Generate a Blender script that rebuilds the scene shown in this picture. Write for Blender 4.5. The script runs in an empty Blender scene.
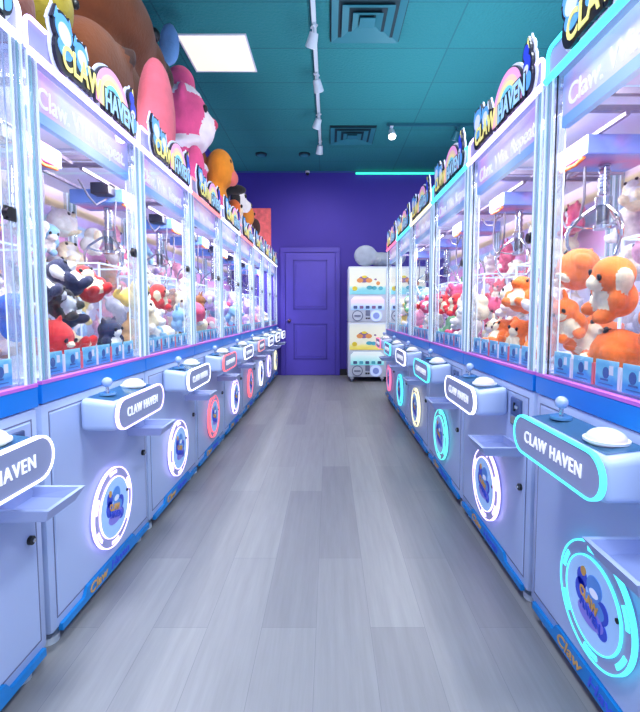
import bpy, bmesh, math, random
import numpy as np
from mathutils import Vector, Matrix
C = bpy.context.scene.collection
PI = math.pi
SC = bpy.context.scene
SC.view_settings.view_transform = 'Standard'
SC.view_settings.look = 'None'
SC.view_settings.exposure = 0.0
SC.cycles.max_bounces = 8
SC.cycles.transparent_max_bounces = 40
SC.cycles.glossy_bounces = 3
SC.cycles.diffuse_bounces = 3
SC.cycles.transmission_bounces = 4
SC.cycles.caustics_reflective = False
SC.cycles.caustics_refractive = False
SC.cycles.sample_clamp_indirect = 4
SC.cycles.use_denoising = True

def s2l(c):
    return tuple((x/12.92 if x <= .04045 else ((x+.055)/1.055)**2.4) for x in c)
def rgb(r, g, b): return s2l((r/255, g/255, b/255))

# ------------------------------------------------------------------ materials
MATS = {}
def mat(name, col, rough=.5, metal=0, emit=None, es=0, noise=0, nscale=8, bump=0, bscale=80, sheen=0, coat=0):
    if name in MATS: return MATS[name]
    m = bpy.data.materials.new(name); m.use_nodes = True
    nt = m.node_tree; b = nt.nodes['Principled BSDF']
    c = (*col, 1)
    b.inputs['Base Color'].default_value = c
    b.inputs['Roughness'].default_value = rough
    b.inputs['Metallic'].default_value = metal
    if coat: b.inputs['Coat Weight'].default_value = coat
    if sheen:
        b.inputs['Sheen Weight'].default_value = sheen
        b.inputs['Sheen Roughness'].default_value = .6
    if emit:
        b.inputs['Emission Color'].default_value = (*emit, 1)
        b.inputs['Emission Strength'].default_value = es
    if noise or bump:
        tc = nt.nodes.new('ShaderNodeTexCoord')
    if noise:
        n = nt.nodes.new('ShaderNodeTexNoise'); n.inputs['Scale'].default_value = nscale; n.inputs['Detail'].default_value = 4
        nt.links.new(tc.outputs['Object'], n.inputs['Vector'])
        r = nt.nodes.new('ShaderNodeMapRange')
        r.inputs['From Min'].default_value = .3; r.inputs['From Max'].default_value = .7
        r.inputs['To Min'].default_value = 1-noise; r.inputs['To Max'].default_value = 1+noise*.6
        nt.links.new(n.outputs['Fac'], r.inputs['Value'])
        v = nt.nodes.new('ShaderNodeVectorMath'); v.operation = 'SCALE'
        v.inputs[0].default_value = col
        nt.links.new(r.outputs['Result'], v.inputs['Scale'])
        nt.links.new(v.outputs['Vector'], b.inputs['Base Color'])
    if bump:
        n2 = nt.nodes.new('ShaderNodeTexNoise'); n2.inputs['Scale'].default_value = bscale; n2.inputs['Detail'].default_value = 3
        nt.links.new(tc.outputs['Object'], n2.inputs['Vector'])
        bp = nt.nodes.new('ShaderNodeBump'); bp.inputs['Strength'].default_value = bump; bp.inputs['Distance'].default_value = .01
        nt.links.new(n2.outputs['Fac'], bp.inputs['Height'])
        nt.links.new(bp.outputs['Normal'], b.inputs['Normal'])
    MATS[name] = m
    return m

def glass_mat(name, tint=(1, 1, 1), refl=.06, graze=.45, haze=0.0, hazecol=(1, 1, 1)):
    if name in MATS: return MATS[name]
    m = bpy.data.materials.new(name); m.use_nodes = True
    nt = m.node_tree; nt.nodes.remove(nt.nodes['Principled BSDF'])
    out = nt.nodes['Material Output']
    tr = nt.nodes.new('ShaderNodeBsdfTransparent'); tr.inputs['Color'].default_value = (*tint, 1)
    gl = nt.nodes.new('ShaderNodeBsdfGlossy'); gl.inputs['Roughness'].default_value = .02
    lw = nt.nodes.new('ShaderNodeLayerWeight'); lw.inputs['Blend'].default_value = .25
    mr = nt.nodes.new('ShaderNodeMapRange'); mr.inputs['To Min'].default_value = refl; mr.inputs['To Max'].default_value = graze
    nt.links.new(lw.outputs['Facing'], mr.inputs['Value'])
    pw = nt.nodes.new('ShaderNodeMath'); pw.operation = 'POWER'; pw.inputs[1].default_value = 1.0
    nt.links.new(mr.outputs['Result'], pw.inputs[0])
    mx = nt.nodes.new('ShaderNodeMixShader')
    nt.links.new(pw.outputs[0], mx.inputs['Fac'])
    nt.links.new(tr.outputs[0], mx.inputs[1]); nt.links.new(gl.outputs[0], mx.inputs[2])
    last = mx
    if haze:
        df = nt.nodes.new('ShaderNodeBsdfDiffuse'); df.inputs['Color'].default_value = (*hazecol, 1)
        tl = nt.nodes.new('ShaderNodeBsdfTranslucent'); tl.inputs['Color'].default_value = (*hazecol, 1)
        ad = nt.nodes.new('ShaderNodeMixShader'); ad.inputs['Fac'].default_value = .5
        nt.links.new(df.outputs[0], ad.inputs[1]); nt.links.new(tl.outputs[0], ad.inputs[2])
        m2 = nt.nodes.new('ShaderNodeMixShader'); m2.inputs['Fac'].default_value = haze
        nt.links.new(mx.outputs[0], m2.inputs[1]); nt.links.new(ad.outputs[0], m2.inputs[2])
        last = m2
    nt.links.new(last.outputs[0], out.inputs['Surface'])
    MATS[name] = m
    return m

def ramp_mat(name, axis, stops, rough=.4, es=0, noise=0.0, nscale=2.0, interp='LINEAR', space='Generated'):
    """colour bands along one axis of the surface, shifted a little by noise"""
    if name in MATS: return MATS[name]
    m = bpy.data.materials.new(name); m.use_nodes = True
    nt = m.node_tree; b = nt.nodes['Principled BSDF']; b.inputs['Roughness'].default_value = rough
    tc = nt.nodes.new('ShaderNodeTexCoord'); sx = nt.nodes.new('ShaderNodeSeparateXYZ')
    nt.links.new(tc.outputs[space], sx.inputs[0])
    val = sx.outputs[axis]
    if noise:
        n = nt.nodes.new('ShaderNodeTexNoise'); n.inputs['Scale'].default_value = nscale
        nt.links.new(tc.outputs['Object'], n.inputs['Vector'])
        ma = nt.nodes.new('ShaderNodeMath'); ma.operation = 'MULTIPLY_ADD'; ma.inputs[1].default_value = noise*2; ma.inputs[2].default_value = -noise
        nt.links.new(n.outputs['Fac'], ma.inputs[0])
        ad = nt.nodes.new('ShaderNodeMath'); ad.operation = 'ADD'
        nt.links.new(ma.outputs[0], ad.inputs[0]); nt.links.new(val, ad.inputs[1]); val = ad.outputs[0]
    cr = nt.nodes.new('ShaderNodeValToRGB'); cr.color_ramp.interpolation = interp
    e = cr.color_ramp.elements
    e[0].position = stops[0][0]; e[0].color = (*stops[0][1], 1)
    e[1].position = stops[-1][0]; e[1].color = (*stops[-1][1], 1)
    for p, c in stops[1:-1]:
        x = e.new(p); x.color = (*c, 1)
    nt.links.new(val, cr.inputs[0])
    nt.links.new(cr.outputs[0], b.inputs['Base Color'])
    if es:
        nt.links.new(cr.outputs[0], b.inputs['Emission Color']); b.inputs['Emission Strength'].default_value = es
    MATS[name] = m
    return m

def plank_mat():
    m = bpy.data.materials.new('grey_vinyl_planks'); m.use_nodes = True
    nt = m.node_tree; b = nt.nodes['Principled BSDF']
    tc = nt.nodes.new('ShaderNodeTexCoord')
    mp = nt.nodes.new('ShaderNodeMapping'); mp.inputs['Rotation'].default_value = (0, 0, PI/2); mp.inputs['Location'].default_value = (.3, .045, 0)
    nt.links.new(tc.outputs['Object'], mp.inputs[0])
    br = nt.nodes.new('ShaderNodeTexBrick'); br.offset = .37; br.offset_frequency = 2
    br.inputs['Color1'].default_value = (*rgb(131, 131, 139), 1); br.inputs['Color2'].default_value = (*rgb(147, 147, 153), 1)
    br.inputs['Mortar'].default_value = (*rgb(116, 116, 128), 1)
    br.inputs['Scale'].default_value = 1; br.inputs['Mortar Size'].default_value = .0008
    br.inputs['Brick Width'].default_value = 1.2; br.inputs['Row Height'].default_value = .19
    br.inputs['Bias'].default_value = .1
    nt.links.new(mp.outputs[0], br.inputs['Vector'])
    m2 = nt.nodes.new('ShaderNodeMapping'); m2.inputs['Scale'].default_value = (22, 1.3, 1)
    nt.links.new(tc.outputs['Object'], m2.inputs[0])
    n = nt.nodes.new('ShaderNodeTexNoise'); n.inputs['Scale'].default_value = 1.6; n.inputs['Detail'].default_value = 7; n.inputs['Roughness'].default_value = .65
    nt.links.new(m2.outputs[0], n.inputs['Vector'])
    r = nt.nodes.new('ShaderNodeMapRange'); r.inputs['From Min'].default_value = .3; r.inputs['From Max'].default_value = .7; r.inputs['To Min'].default_value = .88; r.inputs['To Max'].default_value = 1.08
    nt.links.new(n.outputs['Fac'], r.inputs['Value'])
    v = nt.nodes.new('ShaderNodeVectorMath'); v.operation = 'SCALE'
    nt.links.new(br.outputs['Color'], v.inputs[0]); nt.links.new(r.outputs['Result'], v.inputs['Scale'])
    nt.links.new(v.outputs[0], b.inputs['Base Color'])
    b.inputs['Roughness'].default_value = .42
    return m

def ceiling_mat():
    m = bpy.data.materials.new('painted_teal_ceiling_tiles'); m.use_nodes = True
    nt = m.node_tree; b = nt.nodes['Principled BSDF']; b.inputs['Roughness'].default_value = .85
    tc = nt.nodes.new('ShaderNodeTexCoord')
    mp = nt.nodes.new('ShaderNodeMapping'); mp.inputs['Location'].default_value = (0.15, .03, 0)
    nt.links.new(tc.outputs['Object'], mp.inputs[0])
    br = nt.nodes.new('ShaderNodeTexBrick'); br.offset = 0
    br.inputs['Color1'].default_value = (*rgb(30, 122, 126), 1); br.inputs['Color2'].default_value = (*rgb(27, 116, 121), 1)
    br.inputs['Mortar'].default_value = (*rgb(20, 98, 106), 1)
    br.inputs['Scale'].default_value = 1; br.inputs['Mortar Size'].default_value = .007
    br.inputs['Brick Width'].default_value = 1.22; br.inputs['Row Height'].default_value = .61
    nt.links.new(mp.outputs[0], br.inputs['Vector'])
    nt.links.new(br.outputs['Color'], b.inputs['Base Color'])
    n = nt.nodes.new('ShaderNodeTexNoise'); n.inputs['Scale'].default_value = 40; n.inputs['Detail'].default_value = 6
    nt.links.new(tc.outputs['Object'], n.inputs['Vector'])
    bp = nt.nodes.new('ShaderNodeBump'); bp.inputs['Strength'].default_value = .6; bp.inputs['Distance'].default_value = .02
    nt.links.new(n.outputs['Fac'], bp.inputs['Height']); nt.links.new(bp.outputs['Normal'], b.inputs['Normal'])
    return m

# ------------------------------------------------------------------ mesh helpers
def obj(name, bm, m, parent=None, smooth=False, loc=None, rot=None):
    me = bpy.data.meshes.new(name)
    bmesh.ops.recalc_face_normals(bm, faces=bm.faces)
    if smooth:
        for f in bm.faces: f.smooth = True
        for e in bm.edges:
            if len(e.link_faces) == 2 and e.calc_face_angle(0) > .7: e.smooth = False
    bm.to_mesh(me); bm.free()
    for x in (m if isinstance(m, (list, tuple)) else [m]): me.materials.append(x)
    o = bpy.data.objects.new(name, me); C.objects.link(o)
    if parent: o.parent = parent
    if loc: o.location = loc
    if rot: o.rotation_euler = rot
    return o
def empty(name, loc=(0, 0, 0), rotz=0):
    o = bpy.data.objects.new(name, None); C.objects.link(o)
    o.location = loc; o.rotation_euler = (0, 0, rotz); o.empty_display_size = .1
    return o
def tag(o, label=None, cat=None, group=None, kind=None):
    if label: o['label'] = label
    if cat: o['category'] = cat
    if group: o['group'] = group
    if kind: o['kind'] = kind
    return o
def struct(name, bm, m, parent=None):
    o = obj(name, bm, m, parent)
    if not parent: o['kind'] = 'structure'
    return o
def B(): return bmesh.new()
def box(bm, x0, x1, y0, y1, z0, z1, mi=0, bev=0, seg=2):
    r = bmesh.ops.create_cube(bm, size=1)
    vs = r['verts']
    for v in vs:
        v.co = Vector((x0+(v.co.x+.5)*(x1-x0), y0+(v.co.y+.5)*(y1-y0), z0+(v.co.z+.5)*(z1-z0)))
    fs = {f for v in vs for f in v.link_faces}
    for f in fs: f.material_index = mi
    if bev:
        es = list({e for v in vs for e in v.link_edges})
        bmesh.ops.bevel(bm, geom=es, offset=bev, segments=seg, affect='EDGES', profile=.5, material=-1)
    return bm
def cyl(bm, p, r, h, axis='z', seg=20, mi=0, r2=None):
    M = Matrix.Translation(p)
    if axis == 'x': M = M @ Matrix.Rotation(PI/2, 4, 'Y')
    if axis == 'y': M = M @ Matrix.Rotation(PI/2, 4, 'X')
    rr = bmesh.ops.create_cone(bm, cap_ends=True, segments=seg, radius1=r, radius2=r if r2 is None else r2, depth=h, matrix=M)
    for f in {f for v in rr['verts'] for f in v.link_faces}: f.material_index = mi
def ell(bm, p, r, seg=16, mi=0, rot=None):
    if not hasattr(r, '__len__'): r = (r, r, r)
    M = Matrix.Translation(p)
    if rot: M = M @ rot
    M = M @ Matrix.Diagonal((*r, 1))
    rr = bmesh.ops.create_uvsphere(bm, u_segments=seg, v_segments=max(6, seg*2//3), radius=1, matrix=M)
    for f in {f for v in rr['verts'] for f in v.link_faces}: f.material_index = mi; f.smooth = True
def tube(bm, pts, r, seg=8, mi=0, closed=False):
    pts = [Vector(p) for p in pts]; n = len(pts); rings = []
    up = None
    for i, p in enumerate(pts):
        a = pts[(i-1) % n] if (closed or i) else p
        b = pts[(i+1) % n] if (closed or i < n-1) else p
        d = (b-a).normalized()
        if up is None:
            up = Vector((0, 0, 1)) if abs(d.z) < .9 else Vector((0, 1, 0))
        s = d.cross(up)
        if s.length < 1e-4: s = d.cross(Vector((1, 0, 0)))
        s.normalize(); up = s.cross(d).normalized()
        rr = r[i] if hasattr(r, '__len__') else r
        rings.append([bm.verts.new(p + (s*math.cos(t) + up*math.sin(t))*rr) for t in (2*PI*k/seg for k in range(seg))])
    for i in range(n if closed else n-1):
        A, Bq = rings[i], rings[(i+1) % n]
        for k in range(seg):
            f = bm.faces.new((A[k], A[(k+1) % seg], Bq[(k+1) % seg], Bq[k])); f.material_index = mi; f.smooth = True
    if not closed:
        for R in (rings[0], rings[-1]):
            f = bm.faces.new(R); f.material_index = mi
def prism_xz(bm, poly, y0, y1, mi=0):
    """polygon in x,z pushed from y0 to y1"""
    a = [bm.verts.new((x, y0, z)) for x, z in poly]; b = [bm.verts.new((x, y1, z)) for x, z in poly]
    n = len(poly)
    fs = [bm.faces.new(a), bm.faces.new(b[::-1])]
    for i in range(n): fs.append(bm.faces.new((a[i], b[i], b[(i+1) % n], a[(i+1) % n])))
    for f in fs: f.material_index = mi
def arc(cx, cz, r, a0, a1, n=16, rz=None):
    rz = r if rz is None else rz
    return [(cx+r*math.cos(a0+(a1-a0)*i/n), cz+rz*math.sin(a0+(a1-a0)*i/n)) for i in range(n+1)]
def pill(hw, hh, n=10, cz=0):
    return arc(hw-hh, cz, hh, -PI/2, PI/2, n) + arc(-(hw-hh), cz, hh, PI/2, 3*PI/2, n)
def band_xz(bm, outer, inner, y0, y1, mi=0):
    n = len(outer)
    O0 = [bm.verts.new((x, y0, z)) for x, z in outer]; I0 = [bm.verts.new((x, y0, z)) for x, z in inner]
    O1 = [bm.verts.new((x, y1, z)) for x, z in outer]; I1 = [bm.verts.new((x, y1, z)) for x, z in inner]
    for i in range(n):
        j = (i+1) % n
        for q in ((O0[i], O0[j], I0[j], I0[i]), (O1[i], I1[i], I1[j], O1[j]), (O0[i], O1[i], O1[j], O0[j]), (I0[i], I0[j], I1[j], I1[i])):
            bm.faces.new(q).material_index = mi
def arc_band(bm, cx, cz, r0, r1, a0, a1, y0, y1, n=12, mi=0):
    poly = arc(cx, cz, r1, a0, a1, n) + arc(cx, cz, r0, a1, a0, n)
    prism_strip = [(poly[i], poly[i+1], poly[2*n+1-i-1], poly[2*n+1-i]) for i in range(n)]
    for (p, q, r, s) in prism_strip: prism_xz(bm, [p, q, r, s], y0, y1, mi)
_txt = {}
def text_bm(s, size, offset=0., depth=.002, width=None, height=None, shear=0, space=1.0, y=0, cx=0, cz=0, arcz=None, bm=None, mi=0):
    """lettering lying in x,z and facing -y, centred at cx, cz"""
    key = (s, offset, depth, space, shear)
    cu = bpy.data.curves.new('t', 'FONT'); cu.body = s; cu.size = 1; cu.offset = offset; cu.extrude = depth/size
    cu.align_x = 'CENTER'; cu.align_y = 'CENTER'; cu.shear = shear; cu.space_character = space; cu.resolution_u = 4
    o = bpy.data.objects.new('t', cu); C.objects.link(o)
    dg = bpy.context.evaluated_depsgraph_get(); me = bpy.data.meshes.new_from_object(o.evaluated_get(dg))
    bpy.data.objects.remove(o); bpy.data.curves.remove(cu)
    bm = bm or bmesh.new()
    n0 = len(bm.verts); f0 = len(bm.faces)
    bm.from_mesh(me); bpy.data.meshes.remove(me)
    bm.verts.ensure_lookup_table(); bm.faces.ensure_lookup_table()
    vs = bm.verts[n0:]
    xs = [v.co.x for v in vs]; ys = [v.co.y for v in vs]
    mx, my = (min(xs)+max(xs))/2, (min(ys)+max(ys))/2
    sx = sy = size
    if width: sx = width/(max(xs)-min(xs))
    if height: sy = height/(max(ys)-min(ys))
    for v in vs:
        x = (v.co.x-mx)*sx; z = (v.co.y-my)*sy
        zz = z + (arcz(x) if arcz else 0)
        v.co = Vector((cx+x, y-v.co.z*size, cz+zz))
    for f in bm.faces[f0:]: f.material_index = mi
    return bm

# ------------------------------------------------------------------ shared colours
M_cab = mat('lavender_white_enamel', rgb(182, 199, 238), .35, noise=.02, nscale=3)
M_cab2 = mat('lavender_white_panel', rgb(179, 196, 236), .35)
M_gap = mat('seam_shadow_grey', rgb(120, 124, 160), .6)
M_blue = mat('bright_blue_trim', rgb(8, 126, 226), .35)
M_pink = mat('magenta_pin_line', rgb(206, 110, 214), .4)
M_kick = mat('kick_blue', rgb(14, 134, 214), .4)
M_black = mat('black_plastic', rgb(16, 16, 22), .4)
M_navy = mat('navy_outline', rgb(12, 14, 42), .4)
M_chrome = mat('polished_metal', rgb(200, 204, 212), .18, 1.0)
M_dkmetal = mat('dark_claw_metal', rgb(120, 122, 134), .25, 1.0)
M_grey = mat('sign_grey', rgb(146, 154, 190), .45, emit=rgb(146, 154, 190), es=.08)
M_white = mat('white_plastic', rgb(238, 238, 246), .4)
M_letter = mat('glowing_white_letter', rgb(245, 248, 255), .5, emit=(1, 1, 1), es=.45)
M_tray = mat('tray_plastic', rgb(168, 182, 226), .35)
M_trayin = mat('tray_floor', rgb(128, 142, 196), .3)
M_teal_top = mat('tinted_console_top', rgb(96, 150, 200), .15, coat=.5)
M_coin = mat('coin_plate_steel', rgb(92, 110, 156), .3, .6)
M_lock = mat('lock_black', rgb(14, 14, 18), .35)
M_post = glass_mat('clear_acrylic_post', (.96, .99, 1), .05, .3, .2, rgb(236, 246, 255))
M_rib = mat('acrylic_streak_white', rgb(224, 236, 250), .15, emit=rgb(214, 232, 252), es=.3)  # bright streak in the clear post, with an edge-lit glow put in
M_ribteal = mat('acrylic_streak_teal', rgb(150, 196, 208), .15)
M_ribgrey = mat('acrylic_streak_grey', rgb(176, 190, 214), .2)
M_glass = glass_mat('machine_glass', (.985, .99, 1), .02, .14)
M_acr = glass_mat('chute_acrylic', (.95, .96, 1), .04, .3, .07, rgb(224, 226, 250))
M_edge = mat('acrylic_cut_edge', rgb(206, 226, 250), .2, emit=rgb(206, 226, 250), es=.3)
M_sign = mat('sign_back_plate', rgb(172, 170, 214), .4)
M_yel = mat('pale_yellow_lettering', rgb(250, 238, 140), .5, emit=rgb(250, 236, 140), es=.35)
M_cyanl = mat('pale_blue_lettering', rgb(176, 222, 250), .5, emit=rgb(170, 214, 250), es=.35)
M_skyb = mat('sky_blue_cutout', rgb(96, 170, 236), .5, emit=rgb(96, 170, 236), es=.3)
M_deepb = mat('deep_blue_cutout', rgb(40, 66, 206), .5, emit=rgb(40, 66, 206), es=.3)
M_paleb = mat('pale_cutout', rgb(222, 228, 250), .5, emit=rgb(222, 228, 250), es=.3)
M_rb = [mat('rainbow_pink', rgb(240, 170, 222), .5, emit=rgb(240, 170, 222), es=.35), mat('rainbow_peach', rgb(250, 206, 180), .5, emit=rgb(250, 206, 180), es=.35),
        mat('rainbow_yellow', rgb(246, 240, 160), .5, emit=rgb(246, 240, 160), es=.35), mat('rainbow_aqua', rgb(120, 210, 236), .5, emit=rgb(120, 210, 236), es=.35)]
M_header = ramp_mat('pastel_header_print', 0, [(0, rgb(160, 180, 244)), (.1, rgb(222, 180, 228)), (.25, rgb(216, 222, 246)), (.5, rgb(240, 232, 246)), (.72, rgb(224, 222, 248)), (.88, rgb(200, 176, 236)), (1, rgb(136, 164, 232))], .4, .3, .12, 5)
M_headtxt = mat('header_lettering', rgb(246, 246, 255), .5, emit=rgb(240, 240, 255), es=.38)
M_headblue = ramp_mat('header_lower_blue', 0, [(0, rgb(110, 160, 230)), (.5, rgb(186, 218, 244)), (1, rgb(110, 156, 226))], .3, .3)
M_back = ramp_mat('pastel_sky_print', 2, [(0, rgb(190, 204, 240)), (.3, rgb(206, 212, 244)), (.5, rgb(214, 206, 240)), (.62, rgb(226, 160, 216)), (.70, rgb(222, 150, 210)), (.745, rgb(170, 200, 240)), (.79, rgb(170, 204, 240)), (.81, rgb(200, 176, 236)), (.86, rgb(204, 184, 238)), (.875, rgb(236, 212, 166)), (.91, rgb(238, 214, 170)), (.925, rgb(232, 206, 216)), (1, rgb(222, 214, 240))], .5, .03, .006, 2)
M_inroof = mat('inner_roof_glow', rgb(206, 206, 236), .5, emit=rgb(214, 212, 240), es=.22)  # glow put into the roof colour, which only gets bounced light
M_deck = mat('prize_deck_white', rgb(214, 220, 244), .4)
M_carr = ramp_mat('carriage_print', 0, [(0, rgb(96, 140, 226)), (.35, rgb(110, 150, 226)), (.65, rgb(206, 120, 190)), (1, rgb(130, 150, 230))], .35, .1, .2, 14)
M_guard = ramp_mat('blue_card_print', 2, [(0, rgb(90, 170, 226)), (.25, rgb(60, 150, 214)), (.5, rgb(120, 196, 226)), (.8, rgb(96, 180, 220)), (1, rgb(150, 214, 236))], .4, .08, .25, 24)
M_cardpic = mat('card_dark_drawing', rgb(62, 100, 164), .5)
M_cardred = mat('card_coral', rgb(236, 110, 120), .5)
M_cable = mat('coil_cable_grey', rgb(96, 92, 112), .35)
M_orange_w = mat('orange_wire', rgb(240, 120, 60), .5)
M_rail = mat('gantry_rail', rgb(150, 140, 160), .3, .7)
M_win = mat('prize_window_print', rgb(168, 206, 248), .25, emit=rgb(150, 196, 250), es=.25)
M_stk = [mat('sticker_royal_blue', rgb(52, 84, 220), .4), mat('sticker_sky', rgb(96, 160, 240), .4), mat('sticker_violet', rgb(150, 140, 240), .4), mat('sticker_orange', rgb(238, 178, 84), .4)]
M_ringg = mat('ring_face_grey', rgb(170, 172, 214), .35)
M_dome = ramp_mat('pearl_dome_button', 0, [(0, rgb(244, 236, 200)), (.5, rgb(230, 246, 220)), (1, rgb(240, 214, 244))], .25, .12)
M_stick = mat('milky_ball', rgb(176, 196, 240), .15, coat=.5)
M_foot = mat('levelling_foot_white', rgb(206, 216, 226), .4)

def led(name, c, es):
    return mat('led_'+name, tuple(.25*x for x in c), .4, emit=c, es=es)
LED = {'white': led('white', rgb(236, 238, 255), 2.6), 'lavender': led('lavender', rgb(214, 192, 255), 2.8), 'red': led('red', rgb(255, 104, 118), 1.7),
       'cyan': led('cyan', rgb(80, 236, 250), 1.9), 'mint': led('mint', rgb(96, 240, 226), 1.8), 'yellow': led('yellow', rgb(250, 244, 190), 1.7), 'pink': led('pink', rgb(255, 116, 160), 1.6),
       'salmon': led('salmon', rgb(255, 146, 150), 1.5)}

# ------------------------------------------------------------------ claw machine prototype (front faces -y, front plane at y = 0)
HW, DEP = .393, .82
LEDPARTS = []
def machine_proto():
    t = empty('claw_machine')
    # lower body
    bm = B()
    box(bm, -HW, HW, 0, DEP, .06, .815, 0, .012)
    cab = obj('cabinet', bm, M_cab, t, True)
    bm = B()
    dx, dz0, dz1, w = .362, .10, .785, .0035
    for a in ((-dx, -dx+w, dz0, dz1), (dx-w, dx, dz0, dz1), (-dx, dx, dz1-w, dz1), (-dx, dx, dz0, dz0+w)):
        box(bm, a[0], a[1], -.0015, .002, a[2], a[3], 1)
    box(bm, -dx+.006, dx-.006, -.004, .002, dz0+.006, dz1-.006, 0, .003, 1)
    door = obj('service_door', bm, [M_cab2, M_gap], t)
    bm = B(); cyl(bm, (.325, -.008, .435), .013, .012, 'y', 16); cyl(bm, (.325, -.016, .435), .006, .008, 'y', 12, 1)
    obj('lock', bm, [M_lock, M_chrome], door, True)
    # kick trim
    bm = B()
    prism_xz(bm, [(-.35, .050), (.365, .050), (.365, .074), (.215, .074), (.195, .104), (-.195, .104), (-.215, .074), (-.35, .074)], -.012, .004)
    k = obj('kick_trim', bm, M_kick, t)
    bm = text_bm('Claw', .05, .012, .001, width=.13, height=.036, shear=.2, y=-.0135, cx=-.115, cz=.079)
    obj('trim_lettering', bm, mat('gold_lettering', rgb(222, 168, 96), .5), k)
    bm = text_bm('Haven', .05, .012, .001, width=.16, height=.034, shear=.2, y=-.0135, cx=.06, cz=.079)
    obj('trim_lettering', bm, mat('violet_lettering', rgb(70, 96, 226), .5), k)
    for sx in (-1, 1):
        for y in (.05, DEP-.06):
            bm = B(); cyl(bm, (sx*.33, y, .012), .032, .024, seg=14); cyl(bm, (sx*.33, y, .045), .012, .05, seg=10, mi=1)
            obj('levelling_foot', bm, [M_foot, M_chrome], t, True)
    # blue belt
    bm = B()
    box(bm, -HW, HW, -.004, DEP, .8155, .876, 0, .002, 1); box(bm, -HW, HW, -.005, .02, .8765, .886, 1)
    obj('belt_band', bm, [M_blue, M_pink], t)
    bm = B(); box(bm, -HW+.02, HW-.02, .03, DEP-.02, .8765, .892); obj('prize_deck', bm, M_deck, t)
    # control console
    bm = B()
    box(bm, -.2, .2, -.138, -.0055, .675, .780)
    for v in bm.verts:
        if v.co.y > -.05 and v.co.z > .7: v.co.z += .016
    bmesh.ops.bevel(bm, geom=bm.edges[:], offset=.022, segments=4, affect='EDGES', profile=.5)
    con = obj('control_console', bm, M_cab, t, True)
    bm = B()
    a = [bm.verts.new(p) for p in ((-.178, -.120, .7835), (.178, -.120, .7835), (.178, -.024, .7955), (-.178, -.024, .7955))]
    bm.faces.new(a); bmesh.ops.solidify(bm, geom=bm.faces[:], thickness=.004)
    obj('console_top', bm, M_teal_top, con)
    bm = B(); cyl(bm, (-.11, -.065, .797), .03, .008, seg=18, mi=1); cyl(bm, (-.11, -.065, .815), .006, .03, seg=10, mi=2); ell(bm, (-.11, -.065, .840), .0185, 14)
    obj('joystick', bm, [M_stick, M_teal_top, M_chrome], con, True)
    bm = B(); cyl(bm, (.10, -.070, .795), .05, .006, seg=24, mi=1); ell(bm, (.10, -.070, .797), (.044, .044, .026), 20)
    obj('push_button', bm, [M_dome, M_white], con, True)
    # pill sign
    bm = B(); prism_xz(bm, pill(.214, .053, 12, .733), -.152, -.139)
    ps = obj('name_sign', bm, M_grey, t, False)
    bm = B(); band_xz(bm, pill(.2185, .0575, 12, .733), pill(.2125, .0515, 12, .733), -.1545, -.142)
    LEDPARTS.append('sign_light'); obj('sign_light', bm, LED['white'], ps)
    bm = B()
    for sh in (-.0009, .0009): text_bm('CLAW HAVEN', .05, .001, .001, width=.285, height=.034, space=1.14, y=-.1535, cx=sh, cz=.733, bm=bm)
    obj('sign_lettering', bm, M_letter, ps)
    # coin plate and tray
    bm = B(); box(bm, .228, .318, -.012, .002, .655, .765, 0, .004); cs = obj('coin_plate', bm, M_coin, t)
    bm = B(); box(bm, .262, .270, -.016, -.010, .715, .748, 0); box(bm, .285, .305, -.022, -.010, .728, .742, 1, .003); box(bm, .25, .296, -.02, -.010, .665, .70, 1, .003)
    obj('coin_slot', bm, [M_black, M_chrome], cs)
    bm = B()
    x0, x1, y0, y1, zt, zb = .170, .345, -.162, -.004, .592, .555
    rim = [(x0, y0), (x1, y0), (x1, y1), (x0, y1)]; th = .012
    inn = [(x0+th, y0+th), (x1-th, y0+th), (x1-th, y1-th), (x0+th, y1-th)]
    bot = [(x0+.02, y0+.02), (x1-.02, y0+.02), (x1-.012, y1), (x0+.012, y1)]
    ib = [(x0+.035, y0+.04), (x1-.035, y0+.04), (x1-.03, y1-.02), (x0+.03, y1-.02)]
    L = [[bm.verts.new((x, y, z)) for x, y in P] for P, z in ((bot, zb), (rim, zt), (inn, zt), (ib, zb+.014))]
    bm.faces.new(L[0][::-1]); f = bm.faces.new(L[3]); f.material_index = 1
    for q in range(3):
        for i in range(4):
            f = bm.faces.new((L[q][i], L[q][(i+1) % 4], L[q+1][(i+1) % 4], L[q+1][i]))
            if q == 2: f.material_index = 1
    obj('prize_tray', bm, [M_tray, M_trayin], t)
    # round prize door with its light ring
    rc = .315
    bm = B(); prism_xz(bm, arc(0, rc, .163, 0, 2*PI*(47/48), 47), -.022, .002, 0); prism_xz(bm, arc(0, rc, .124, 0, 2*PI*(47/48), 47), -.026, -.018, 1)
    pd = obj('prize_door', bm, [M_ringg, M_win], t)
    bm = B()
    band_xz(bm, arc(0, rc, .1665, 0, 2*PI*(47/48), 47), arc(0, rc, .162, 0, 2*PI*(47/48), 47), -.0245, -.012)
    band_xz(bm, arc(0, rc, .127, 0, 2*PI*(47/48), 47), arc(0, rc, .1235, 0, 2*PI*(47/48), 47), -.028, -.018)
    for a in (PI*.5, PI*.12, PI*.88, PI*1.17, PI*1.5, PI*1.83):
        arc_band(bm, 0, rc, .141, .154, a-.2, a+.2, -.0245, -.02, 6)
    LEDPARTS.append('door_light'); obj('door_light', bm, LED['white'], pd)
    bm = B()
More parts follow.
